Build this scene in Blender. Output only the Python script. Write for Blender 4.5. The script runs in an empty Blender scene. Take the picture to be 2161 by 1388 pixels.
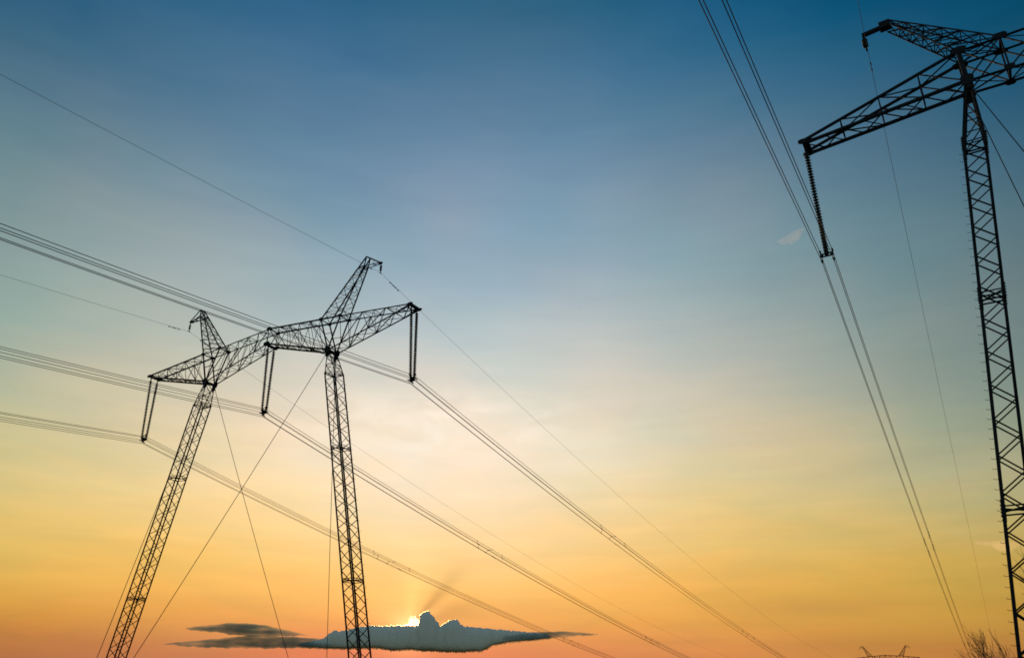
import bpy, bmesh, math, random
from mathutils import Vector, Matrix, Quaternion

R = math.radians
scene = bpy.context.scene
col = scene.collection

# ------------------------------------------------------------------ camera
PITCH, ROLL = R(25.19), R(0.606)
cam_d = bpy.data.cameras.new("camera")
cam = bpy.data.objects.new("camera", cam_d)
col.objects.link(cam)
cam_d.sensor_width = 36.0
cam_d.lens = 36.0 * 1715.25 / 2161.0
cam_d.clip_start, cam_d.clip_end = 0.1, 60000.0
_fw = Vector((0, math.cos(PITCH), math.sin(PITCH)))
_up = Vector((0, -math.sin(PITCH), math.cos(PITCH)))
_rt = Vector((1, 0, 0))
_rt2 = _rt * math.cos(ROLL) + _up * math.sin(ROLL)
_up2 = _up * math.cos(ROLL) - _rt * math.sin(ROLL)
M = Matrix((_rt2, _up2, -_fw)).transposed().to_4x4()
M.translation = (0, 0, 1.6)
cam.matrix_world = M
scene.camera = cam

# ------------------------------------------------------------------ render settings
scene.view_settings.view_transform = 'Standard'
scene.view_settings.look = 'None'
scene.view_settings.exposure = 0.0
scene.view_settings.gamma = 1.0
scene.cycles.use_denoising = False
scene.cycles.volume_bounces = 3
scene.cycles.volume_step_rate = 0.6
scene.cycles.use_adaptive_sampling = False
scene.cycles.max_bounces = 8
scene.cycles.filter_width = 1.7
scene.cycles.sample_clamp_indirect = 4.0

# ------------------------------------------------------------------ sky (by azimuth from +Y and elevation, both in degrees)
AZ= [-60, -45, -36, -28, -20, -13, -7.5, -1, 7, 14, 21, 28, 36, 45, 60]
EL= [-2, 2.5, 3.5, 4.5, 5.5, 7, 8.5, 10, 12, 14, 16, 18, 20, 22.5, 25, 28, 31, 35, 39, 43, 47, 55, 70]
SKY = [
[(161,102,61),(165,105,60),(186,121,58),(200,142,57),(205,158,64),(213,176,86),(216,186,102),(210,189,115),(201,189,127),(191,185,133),(177,180,143),(162,174,151),(147,168,154),(133,160,152),(124,151,149),(116,141,144),(101,129,138),(74,111,130),(46,94,123),(20,80,118),(0,70,113),(0,64,111),(0,64,111)],
[(161,102,61),(165,105,60),(186,121,58),(200,142,57),(205,158,64),(213,176,86),(216,186,102),(210,189,115),(201,189,127),(191,185,133),(177,180,143),(162,174,151),(147,168,154),(133,160,152),(124,151,149),(116,141,144),(101,129,138),(74,111,130),(46,94,123),(20,80,118),(0,70,113),(0,64,111),(0,64,111)],
[(158,100,60),(162,103,60),(182,118,58),(198,138,58),(205,155,64),(212,173,83),(217,184,100),(212,189,112),(205,190,126),(197,188,135),(185,185,145),(172,180,153),(158,174,157),(143,167,158),(132,158,156),(123,148,151),(110,137,145),(85,119,138),(57,102,131),(30,89,124),(6,78,118),(0,72,115),(0,72,115)],
[(174,112,71),(176,114,71),(191,125,69),(206,143,69),(216,158,73),(227,178,87),(232,190,102),(230,197,117),(224,201,135),(217,202,148),(209,199,156),(197,195,164),(183,189,169),(165,181,170),(150,172,170),(137,161,165),(122,149,159),(99,131,150),(73,114,142),(45,99,134),(19,85,126),(1,77,121),(1,77,121)],
[(198,124,82),(199,124,81),(207,132,81),(221,150,82),(232,166,84),(243,185,95),(247,197,108),(246,206,127),(242,213,148),(237,216,165),(231,215,173),(222,211,180),(208,205,184),(187,196,185),(167,185,184),(148,171,178),(132,158,170),(109,140,161),(84,123,152),(57,106,142),(31,91,132),(13,81,125),(13,81,125)],
[(218,125,86),(218,125,86),(223,131,86),(234,155,89),(244,174,92),(250,191,103),(253,203,119),(252,212,140),(250,220,162),(248,224,179),(244,224,189),(237,222,195),(225,217,197),(202,205,196),(178,192,193),(155,176,185),(137,162,177),(114,144,167),(89,127,156),(64,111,145),(41,96,131),(24,85,121),(24,85,121)],
[(226,126,87),(226,126,87),(229,132,88),(239,155,90),(247,176,95),(252,195,109),(253,207,128),(253,215,149),(251,222,170),(250,226,186),(249,228,196),(244,227,202),(232,222,203),(209,210,200),(184,195,197),(158,179,190),(139,164,181),(116,146,170),(92,130,159),(69,114,146),(46,99,131),(31,88,119),(31,88,119)],
[(226,131,88),(225,131,88),(228,137,88),(236,155,89),(244,173,93),(250,192,106),(252,204,126),(251,213,147),(250,220,167),(248,224,183),(246,227,195),(241,227,201),(229,221,202),(207,210,201),(184,197,198),(159,180,191),(142,166,183),(120,149,172),(96,132,160),(71,115,146),(47,99,130),(29,87,117),(29,87,117)],
[(218,136,84),(218,136,84),(220,141,84),(227,155,84),(234,168,85),(243,183,94),(244,194,111),(244,204,130),(243,211,149),(238,216,167),(234,218,181),(226,216,189),(213,210,192),(194,201,193),(175,191,192),(156,178,187),(142,166,180),(122,149,169),(97,132,158),(70,114,145),(43,97,128),(24,85,116),(24,85,116)],
[(209,136,76),(209,136,76),(210,139,76),(216,151,77),(224,163,78),(232,175,85),(233,185,99),(232,194,115),(229,200,132),(224,203,149),(216,203,163),(206,201,173),(193,195,178),(175,187,180),(160,178,178),(145,168,174),(134,158,168),(115,142,160),(88,125,150),(57,107,139),(26,89,125),(4,77,114),(4,77,114)],
[(198,133,69),(198,133,69),(199,136,69),(205,147,70),(209,157,72),(215,168,79),(218,177,91),(216,184,107),(210,189,124),(203,189,139),(193,187,150),(182,183,157),(168,177,161),(154,169,163),(142,162,162),(131,154,159),(120,145,155),(100,130,148),(71,113,140),(39,97,131),(7,81,120),(0,69,111),(0,69,111)],
[(182,123,62),(182,123,62),(184,127,62),(190,142,65),(193,151,67),(198,160,74),(201,168,85),(197,174,104),(189,177,122),(181,175,134),(167,169,139),(153,163,143),(141,156,144),(130,150,145),(122,144,145),(112,137,144),(100,128,141),(77,113,135),(47,98,128),(17,85,119),(0,72,110),(0,63,104),(0,63,104)],
[(164,109,56),(164,109,56),(165,112,57),(173,133,61),(176,142,63),(180,150,73),(181,154,80),(176,159,98),(166,160,118),(158,158,125),(137,147,126),(120,138,129),(111,132,129),(103,126,128),(95,122,128),(86,116,127),(72,107,125),(46,93,120),(18,81,113),(0,70,105),(0,63,100),(0,59,96),(0,59,96)],
[(156,103,55),(155,103,55),(154,105,55),(161,126,61),(164,133,63),(167,141,76),(167,142,75),(153,137,87),(147,145,115),(140,141,115),(110,125,114),(93,116,118),(89,112,116),(81,104,114),(70,98,114),(57,93,114),(39,86,111),(17,75,104),(0,66,96),(0,57,89),(0,53,86),(0,51,85),(0,51,85)],
[(156,103,55),(155,103,55),(154,105,55),(161,126,61),(164,133,63),(167,141,76),(167,142,75),(153,137,87),(147,145,115),(140,141,115),(110,125,114),(93,116,118),(89,112,116),(81,104,114),(70,98,114),(57,93,114),(39,86,111),(17,75,104),(0,66,96),(0,57,89),(0,53,86),(0,51,85),(0,51,85)],
]

SUN_AZ, SUN_EL = -6.72, 4.84
def direction(az, el):
    az, el = R(az), R(el)
    return Vector((math.sin(az) * math.cos(el), math.cos(az) * math.cos(el), math.sin(el)))
def lin(v):
    v /= 255.0
    return v / 12.92 if v <= 0.04045 else ((v + 0.055) / 1.055) ** 2.4
def rgb_lin(c):
    return tuple(lin(v) for v in c) + (1.0,)

class Nodes:
    """Tiny node-tree helper."""
    def __init__(self, nt):
        self.nt = nt
    def new(self, kind, **kw):
        n = self.nt.nodes.new(kind)
        for k, v in kw.items():
            setattr(n, k, v)
        return n
    def link(self, a, b):
        self.nt.links.new(a, b)
    def put(self, sock, v):
        if isinstance(v, bpy.types.NodeSocket):
            self.link(v, sock)
        elif v is not None:
            sock.default_value = v
    def math(self, op, a, b=None, c=None, clamp=False):
        n = self.new('ShaderNodeMath', operation=op, use_clamp=clamp)
        for s, v in zip(n.inputs, (a, b, c)):
            self.put(s, v)
        return n.outputs[0]
    def mrange(self, v, a, b, c, d, kind='LINEAR'):
        n = self.new('ShaderNodeMapRange', interpolation_type=kind, clamp=True)
        for s, x in zip(n.inputs, (v, a, b, c, d)):
            self.put(s, x)
        return n.outputs[0]
    def mix(self, f, a, b, blend='MIX'):
        n = self.new('ShaderNodeMix', data_type='RGBA', blend_type=blend, clamp_factor=True)
        self.put(n.inputs[0], f); self.put(n.inputs[6], a); self.put(n.inputs[7], b)
        return n.outputs[2]

world = bpy.data.worlds.new("World")
scene.world = world
world.use_nodes = True
N = Nodes(world.node_tree)
N.nt.nodes.clear()
tc = N.new('ShaderNodeTexCoord')
sep = N.new('ShaderNodeSeparateXYZ'); N.link(tc.outputs['Generated'], sep.inputs[0])
X, Y, Z = sep.outputs
DEG = 180 / math.pi
az = N.math('MULTIPLY', N.math('ARCTAN2', X, Y), DEG)
el = N.math('MULTIPLY', N.math('ARCSINE', Z), DEG)
# soft drifting unevenness of the high haze
comb = N.new('ShaderNodeCombineXYZ')
N.put(comb.inputs[0], N.math('MULTIPLY', az, 0.045)); N.put(comb.inputs[1], N.math('MULTIPLY', el, 0.16))
nz = N.new('ShaderNodeTexNoise'); nz.inputs['Scale'].default_value = 1.0; nz.inputs['Detail'].default_value = 4.0
nz.inputs['Roughness'].default_value = 0.55; nz.inputs['Distortion'].default_value = 0.6
N.link(comb.outputs[0], nz.inputs['Vector'])
wob = N.math('SUBTRACT', nz.outputs['Fac'], 0.5)
el_w = N.math('ADD', el, N.math('MULTIPLY', wob, N.mrange(el, 4, 16, 1.0, 3.5)))
fac = N.mrange(el_w, EL[0], EL[-1], 0, 1)
sky = None
for k, (a, row) in enumerate(zip(AZ, SKY)):
    ramp = N.new('ShaderNodeValToRGB')
    cr = ramp.color_ramp
    cr.interpolation = 'LINEAR'
    vals = row
    pos = [(e - EL[0]) / (EL[-1] - EL[0]) for e in EL]
    cr.elements[0].position, cr.elements[0].color = pos[0], rgb_lin(vals[0])
    cr.elements[1].position, cr.elements[1].color = pos[-1], rgb_lin(vals[-1])
    for p_, h_ in zip(pos[1:-1], vals[1:-1]):
        e_ = cr.elements.new(p_); e_.color = rgb_lin(h_)
    N.link(fac, ramp.inputs[0])
    sky = ramp.outputs[0] if sky is None else N.mix(N.mrange(az, AZ[k - 1], a, 0, 1), sky, ramp.outputs[0])
# streaks of thin cloud low down, stretched along the horizon
comb2 = N.new('ShaderNodeCombineXYZ')
N.put(comb2.inputs[0], N.math('MULTIPLY', az, 0.10)); N.put(comb2.inputs[1], N.math('MULTIPLY', el, 0.9))
nz2 = N.new('ShaderNodeTexNoise'); nz2.inputs['Scale'].default_value = 1.0; nz2.inputs['Detail'].default_value = 2.5
nz2.inputs['Distortion'].default_value = 0.4
N.link(comb2.outputs[0], nz2.inputs['Vector'])
streak = N.math('MULTIPLY', N.math('SUBTRACT', nz2.outputs['Fac'], 0.5), N.mrange(el, 4, 22, 0.24, 0.08))
bc = N.new('ShaderNodeVectorMath', operation='SCALE')
N.link(sky, bc.inputs[0]); N.put(bc.inputs['Scale'], N.math('ADD', 1.0, streak))
sky = bc.outputs[0]
# bright broken cirrus veil above the sun
comb3 = N.new('ShaderNodeCombineXYZ')
N.put(comb3.inputs[0], N.math('MULTIPLY', az, 0.20)); N.put(comb3.inputs[1], N.math('MULTIPLY', el, 0.50)); comb3.inputs[2].default_value = 3.7
nz3 = N.new('ShaderNodeTexNoise'); nz3.inputs['Scale'].default_value = 1.0; nz3.inputs['Detail'].default_value = 6.0
nz3.inputs['Distortion'].default_value = 0.5
N.link(comb3.outputs[0], nz3.inputs['Vector'])
da = N.math('DIVIDE', N.math('SUBTRACT', az, -5.0), 8.5)
de = N.math('DIVIDE', N.math('SUBTRACT', el, 18.0), 2.3)
veil = N.math('EXPONENT', N.math('MULTIPLY', N.math('ADD', N.math('MULTIPLY', da, da), N.math('MULTIPLY', de, de)), -1.0))
veil = N.math('MULTIPLY', veil, N.mrange(nz3.outputs['Fac'], 0.38, 0.66, 0, 1, 'SMOOTHSTEP'))
sky = N.mix(N.math('MULTIPLY', veil, 1.0), sky, (1.0, 0.90, 0.735, 1))
# broad pale bloom of the lit haze round the veil, and its tail to the right
def lobe(a_, wa, e_, we):
    u = N.math('DIVIDE', N.math('SUBTRACT', az, a_), wa); v = N.math('DIVIDE', N.math('SUBTRACT', el, e_), we)
    return N.math('EXPONENT', N.math('MULTIPLY', N.math('ADD', N.math('MULTIPLY', u, u), N.math('MULTIPLY', v, v)), -1.0))
lobes = N.math('ADD', N.math('MULTIPLY', lobe(-6.0, 8.0, 16.4, 3.0), 0.44), N.math('MULTIPLY', lobe(4.0, 9.0, 15.6, 1.6), 0.16))
sky = N.mix(N.math('MULTIPLY', lobes, N.mrange(wob, -.15, .12, .55, 1.1)), sky, (1.0, 0.835, 0.655, 1))
# faint mauve and grey unevenness of the high air
comb4 = N.new('ShaderNodeCombineXYZ')
N.put(comb4.inputs[0], N.math('MULTIPLY', az, 0.05)); N.put(comb4.inputs[1], N.math('MULTIPLY', el, 0.075)); comb4.inputs[2].default_value = 8.1
nz4 = N.new('ShaderNodeTexNoise'); nz4.inputs['Scale'].default_value = 1.0; nz4.inputs['Detail'].default_value = 2.0
N.link(comb4.outputs[0], nz4.inputs['Vector'])
hz = N.mrange(nz4.outputs['Fac'], 0.35, 0.68, 0, 1, 'SMOOTHSTEP')
tint = N.mix(hz, (0.92, 0.99, 1.01, 1), (1.16, 1.03, 1.0, 1))
sky = N.mix(N.mrange(el, 8, 22, 0.1, 1.0), sky, N.mix(1.0, sky, tint, 'MULTIPLY'))
sky = N.mix(N.mrange(el, 13, 19, 1.0, 0.0), sky, N.mix(1.0, sky, (1.05, 1.03, 1.035, 1), 'MULTIPLY'))
# one flat dusky streak low on the right
sky = N.mix(N.math('MULTIPLY', lobe(20.0, 4.5, 6.15, 0.45), 0.40), sky, (0.56, 0.275, 0.075, 1))
# greyer air just over the top of the veil
sky = N.mix(N.math('MULTIPLY', lobe(-8.0, 9.0, 21.6, 1.5), 0.16), sky, (0.56, 0.55, 0.55, 1))
# peach and ochre mottling low down
comb5 = N.new('ShaderNodeCombineXYZ')
N.put(comb5.inputs[0], N.math('MULTIPLY', az, 0.13)); N.put(comb5.inputs[1], N.math('MULTIPLY', el, 0.55)); comb5.inputs[2].default_value = 2.4
nz5 = N.new('ShaderNodeTexNoise'); nz5.inputs['Scale'].default_value = 1.0; nz5.inputs['Detail'].default_value = 3.0; nz5.inputs['Distortion'].default_value = 0.7
N.link(comb5.outputs[0], nz5.inputs['Vector'])
mott = N.mix(N.mrange(nz5.outputs['Fac'], 0.34, 0.66, 0, 1, 'SMOOTHSTEP'), (0.955, 0.975, 1.01, 1), (1.035, 1.0, 1.0, 1))
sky = N.mix(N.mrange(el, 12, 20, 1.0, 0.25), sky, N.mix(1.0, sky, mott, 'MULTIPLY'))
# sun: aureole, disc, and a fan of light and shadow rays painted into the sky colour
sd = direction(SUN_AZ, SUN_EL)
dotn = N.new('ShaderNodeVectorMath', operation='DOT_PRODUCT')
N.link(tc.outputs['Generated'], dotn.inputs[0]); dotn.inputs[1].default_value = sd
ang = N.math('MULTIPLY', N.math('ARCCOSINE', N.math('MINIMUM', dotn.outputs['Value'], 1.0)), DEG)
phi = N.math('MULTIPLY', N.math('ARCTAN2', N.math('SUBTRACT', el, SUN_EL), N.math('SUBTRACT', az, SUN_AZ)), DEG)
def bump(c, w):
    t = N.math('DIVIDE', N.math('SUBTRACT', phi, c), w)
    return N.math('EXPONENT', N.math('MULTIPLY', N.math('MULTIPLY', t, t), -1.0))
rays = N.math('SUBTRACT', N.math('ADD', N.math('MULTIPLY', bump(84, 15), 0.15), N.math('MULTIPLY', bump(150, 20), 0.05)),
              N.math('ADD', N.math('MULTIPLY', bump(48, 8), 0.36), N.math('MULTIPLY', bump(20, 12), 0.25)))
rays = N.math('MULTIPLY', rays, N.math('MULTIPLY', N.mrange(ang, 0.3, 1.0, 0, 1, 'SMOOTHSTEP'), N.mrange(ang, 1.0, 6.5, 1, 0, 'SMOOTHSTEP')))
sc2 = N.new('ShaderNodeVectorMath', operation='SCALE')
N.link(sky, sc2.inputs[0]); N.put(sc2.inputs['Scale'], N.math('ADD', 1.0, rays))
aur = N.math('EXPONENT', N.math('DIVIDE', ang, -0.6))
disc = N.mrange(ang, 0.27, 0.31, 1, 0)
gl = N.new('ShaderNodeVectorMath', operation='SCALE'); gl.inputs[0].default_value = (1.0, 0.68, 0.30)
N.put(gl.inputs['Scale'], N.math('ADD', N.math('MULTIPLY', aur, 1.0), N.math('MULTIPLY', N.math('EXPONENT', N.math('DIVIDE', ang, -2.2)), 0.16)))
dl = N.new('ShaderNodeVectorMath', operation='SCALE'); dl.inputs[0].default_value = (1.0, 0.80, 0.50)
N.put(dl.inputs['Scale'], N.math('MULTIPLY', disc, 9.0))
ad = N.new('ShaderNodeVectorMath', operation='ADD'); N.link(sc2.outputs[0], ad.inputs[0]); N.link(gl.outputs[0], ad.inputs[1])
ad2 = N.new('ShaderNodeVectorMath', operation='ADD'); N.link(ad.outputs[0], ad2.inputs[0]); N.link(dl.outputs[0], ad2.inputs[1])
# the half of the sky away from the sunset: physical twilight sky
nish = N.new('ShaderNodeTexSky', sky_type='NISHITA')
nish.sun_disc = False
nish.sun_elevation = R(SUN_EL)
nish.sun_rotation = R(SUN_AZ)
nish.air_density, nish.dust_density, nish.ozone_density = 1.2, 2.0, 2.0
ns = N.new('ShaderNodeVectorMath', operation='SCALE'); N.link(nish.outputs[0], ns.inputs[0]); ns.inputs['Scale'].default_value = 0.19
back = N.mrange(N.math('ABSOLUTE', az), 62, 110, 0, 1, 'SMOOTHSTEP')
back = N.math('MAXIMUM', back, N.mrange(el, 60, 80, 0, 1, 'SMOOTHSTEP'))
final = N.mix(back, ad2.outputs[0], ns.outputs[0])
bg = N.new('ShaderNodeBackground'); N.link(final, bg.inputs[0]); bg.inputs[1].default_value = 1.0
wo = N.new('ShaderNodeOutputWorld'); N.link(bg.outputs[0], wo.inputs[0])

# ------------------------------------------------------------------ sun
sun_d = bpy.data.lights.new("sun", 'SUN')
sun_d.energy = 4.5
sun_d.angle = R(0.5)
sun_d.color = (1.0, 0.62, 0.30)
sun = bpy.data.objects.new("sun", sun_d)
col.objects.link(sun)
sun.rotation_euler = (-sd).to_track_quat('-Z', 'Y').to_euler()
sun.location = sd * 50

# ------------------------------------------------------------------ helpers
def material(name, base, rough=0.6, metal=0.0, var=0.25, scale=6.0, bump=0.0, trans=0.0, spec=0.2):
    m = bpy.data.materials.new(name)
    m.use_nodes = True
    n = Nodes(m.node_tree)
    b = m.node_tree.nodes['Principled BSDF']
    t = n.new('ShaderNodeTexCoord')
    z = n.new('ShaderNodeTexNoise'); z.inputs['Scale'].default_value = scale; z.inputs['Detail'].default_value = 6
    n.link(t.outputs['Object'], z.inputs['Vector'])
    lo = tuple(c * (1 - var) for c in base) + (1,)
    hi = tuple(min(1, c * (1 + var)) for c in base) + (1,)
    n.link(n.mix(z.outputs['Fac'], lo, hi), b.inputs['Base Color'])
    n.link(n.mrange(z.outputs['Fac'], 0.3, 0.7, rough * 0.85, min(1, rough * 1.15)), b.inputs['Roughness'])
    b.inputs['Metallic'].default_value = metal
    b.inputs['Specular IOR Level'].default_value = spec
    if trans:
        b.inputs['Transmission Weight'].default_value = trans
    if bump:
        bp = n.new('ShaderNodeBump'); bp.inputs['Strength'].default_value = bump
        n.link(z.outputs['Fac'], bp.inputs['Height']); n.link(bp.outputs[0], b.inputs['Normal'])
    return m

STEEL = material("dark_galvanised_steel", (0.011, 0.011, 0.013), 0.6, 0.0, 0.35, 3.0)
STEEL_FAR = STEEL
CABLE = material("weathered_aluminium_cable", (0.02, 0.018, 0.02), 0.7, 0.0, 0.2, 1.0)
GLASS = material("green_insulator_glass", (0.045, 0.075, 0.058), 0.45, 0.0, 0.15, 9.0, 0, 0.05)
IRON = material("cast_iron_fitting", (0.014, 0.013, 0.015), 0.6, 0.0, 0.3, 20.0)
CONCRETE = material("concrete", (0.30, 0.29, 0.27), 0.9, 0.0, 0.2, 5.0, 0.3)
BARK = material("bare_bark", (0.10, 0.072, 0.048), 0.9, 0.0, 0.35, 8.0, 0.3)

class MB:
    """Collects angle bars, plates and tubes into one mesh."""
    stout = 1.0
    def __init__(self):
        self.v, self.f = [], []
    def poly(self, vs, fs):
        o = len(self.v)
        self.v += [tuple(a) for a in vs]
        self.f += [tuple(o + i for i in f) for f in fs]
    def prism(self, p, q, prof, ref=None):
        p, q = Vector(p), Vector(q)
        d = (q - p)
        if d.length < 1e-6:
            return
        d.normalize()
        if ref is None:
            ref = Vector((0, 0, 1)) if abs(d.z) < 0.9 else Vector((1, 0, 0))
        a = Vector(ref) - d * d.dot(Vector(ref))
        if a.length < 1e-4:
            a = d.orthogonal()
        a.normalize()
        b = d.cross(a)
        n = len(prof)
        vs = [p + a * u + b * w for u, w in prof] + [q + a * u + b * w for u, w in prof]
        fs = [(i, (i + 1) % n, n + (i + 1) % n, n + i) for i in range(n)]
        fs += [tuple(range(n - 1, -1, -1)), tuple(range(n, 2 * n))]
        self.poly(vs, fs)
    def angle(self, p, q, w, ref=None):
        w *= MB.stout
        t = max(0.012, w * 0.16); h = w * 0.5
        self.prism(p, q, [(-h, -h), (h, -h), (h, -h + t), (-h + t, -h + t), (-h + t, h), (-h, h)], ref)
    def bar(self, p, q, w, h=None, ref=None):
        h = h or w
        self.prism(p, q, [(-w / 2, -h / 2), (w / 2, -h / 2), (w / 2, h / 2), (-w / 2, h / 2)], ref)
    def rod(self, p, q, r, n=6, ref=None):
        self.prism(p, q, [(r * math.cos(2 * math.pi * k / n), r * math.sin(2 * math.pi * k / n)) for k in range(n)], ref)
    def plate(self, c, u, v, su, sv, t):
        """Clipped-corner gusset plate centred on c, spanned by u and v."""
        c, u, v = Vector(c), Vector(u).normalized(), Vector(v).normalized()
        n = u.cross(v) * (t / 2)
        k = 0.55
        o = [(-1, -k), (-k, -1), (k, -1), (1, -k), (1, k), (k, 1), (-k, 1), (-1, k)]
        ps = [c + u * (a * su / 2) + v * (b * sv / 2) for a, b in o]
        self.poly([a + n for a in ps] + [a - n for a in ps],
                  [tuple(range(8)), tuple(range(15, 7, -1))] + [(i, i + 8, (i + 1) % 8 + 8, (i + 1) % 8) for i in range(8)])
    def tube(self, pts, rad, n=5):
        """Swept tube through pts; rad a number or one per point."""
        pts = [Vector(p) for p in pts]
        m = len(pts)
        rs = rad if isinstance(rad, (list, tuple)) else [rad] * m
        vs, fs = [], []
        ref = None
        for i, p in enumerate(pts):
            d = (pts[min(i + 1, m - 1)] - pts[max(i - 1, 0)]).normalized()
            if ref is None:
                ref = d.orthogonal()
            ref = ref - d * d.dot(ref)
            ref = ref.normalized() if ref.length > 1e-6 else d.orthogonal().normalized()
            b = d.cross(ref)
            for k in range(n):
                t = 2 * math.pi * k / n
                vs.append(p + (ref * math.cos(t) + b * math.sin(t)) * rs[i])
        for i in range(m - 1):
            for k in range(n):
                fs.append((i * n + k, i * n + (k + 1) % n, (i + 1) * n + (k + 1) % n, (i + 1) * n + k))
        fs.append(tuple(range(n - 1, -1, -1))); fs.append(tuple(range((m - 1) * n, m * n)))
        self.poly(vs, fs)
    def lathe(self, prof, n=12, axis_z=0.0):
        vs, fs = [], []
        for r, z in prof:
            for k in range(n):
                t = 2 * math.pi * k / n
                vs.append((r * math.cos(t), r * math.sin(t), z + axis_z))
        for i in range(len(prof) - 1):
            for k in range(n):
                fs.append((i * n + k, i * n + (k + 1) % n, (i + 1) * n + (k + 1) % n, (i + 1) * n + k))
        fs.append(tuple(range(n - 1, -1, -1))); fs.append(tuple(range((len(prof) - 1) * n, len(prof) * n)))
        self.poly(vs, fs)
    def mesh(self, name, mat, smooth=False):
        me = bpy.data.meshes.new(name)
        me.from_pydata(self.v, [], self.f)
        me.materials.append(mat)
        if smooth:
            me.polygons.foreach_set('use_smooth', [True] * len(me.polygons))
        me.update()
        return me
    def build(self, name, mat, parent=None, smooth=False):
        return link(name, self.mesh(name, mat, smooth), parent)

def link(name, me, parent=None, loc=None, rot=None):
    o = bpy.data.objects.new(name, me)
    col.objects.link(o)
    if parent is not None:
        o.parent = parent
    if loc is not None:
        o.location = loc
    if rot is not None:
        o.rotation_mode = 'QUATERNION'; o.rotation_quaternion = rot
    return o
def thing(name, label, cat, loc=(0, 0, 0), rz=0.0, group=None):
    o = bpy.data.objects.new(name, None)
    o.empty_display_size = 0.5
    col.objects.link(o)
    o.location = loc; o.rotation_euler = (0, 0, rz)
    o['label'] = label; o['category'] = cat
    if group: o['group'] = group
    return o
def tag(o, label=None, cat=None, group=None, kind=None):
    if label: o['label'] = label
    if cat: o['category'] = cat
    if group: o['group'] = group
    if kind: o['kind'] = kind
    return o
def lerp(a, b, t):
    return Vector(a) * (1 - t) + Vector(b) * t

# ------------------------------------------------------------------ ground
gm = material("dry_meadow", (0.075, 0.082, 0.035), 0.95, 0.0, 0.5, 0.35, 0.5)
g = MB()
rings = [0, 12, 30, 70, 160, 400, 1000, 2500, 6000, 15000]
seg = 48
rnd = random.Random(4)
vs = [(0, 0, 0)]
for r_ in rings[1:]:
    for k in range(seg):
        t = 2 * math.pi * k / seg
        z = -2.35 * min(1, max(0, (r_ - 90) / 300.0)) + (0.0 if r_ < 100 else -0.0)
        vs.append((r_ * math.cos(t), r_ * math.sin(t), z))
fs = [(0, 1 + k, 1 + (k + 1) % seg) for k in range(seg)]
for i in range(len(rings) - 2):
    a, b = 1 + i * seg, 1 + (i + 1) * seg
    fs += [(a + k, b + k, b + (k + 1) % seg, a + (k + 1) % seg) for k in range(seg)]
g.poly(vs, fs)
tag(g.build("ground", gm), kind='structure')

# ------------------------------------------------------------------ pylons
YAW1, YAW2, YAW3 = R(-30.779), R(-30.865), R(-28.15)
LOC1, LOC2, LOC3 = (-21.190, 65.562, 0.0), (29.587, 27.158, 0.0), (192.532, 445.828, -2.348)
D1 = dict(L=15.628, zt=30.531, wt=.548, zct=31.981, zcb=30.553, w=.527, K=7.338, zk=28.421, P1=6.167, P2=8.321,
          zp1=31.443, zp2=31.293, PA=10.326, ZA=36.544, PB=11.829, ZB=35.604, F=14.181, sh=.524, zsh=26.409, wp=.229)
D2 = dict(L=16.151, zt=29.269, wt=.521, zct=32.05, zcb=29.95, w=.528, K=8.191, zk=29.905, P1=6.365, P2=8.213,
          zp1=31.868, zp2=31.814, PA=10.921, ZA=35.496, PB=12.163, ZB=35.425, F=11.788, sh=.46, zsh=26.524, wp=.14)

def mast_axis(D, s, z):
    return s * (D['K'] + (D['F'] - D['K']) * (D['zk'] - z) / D['zk'])

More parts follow.
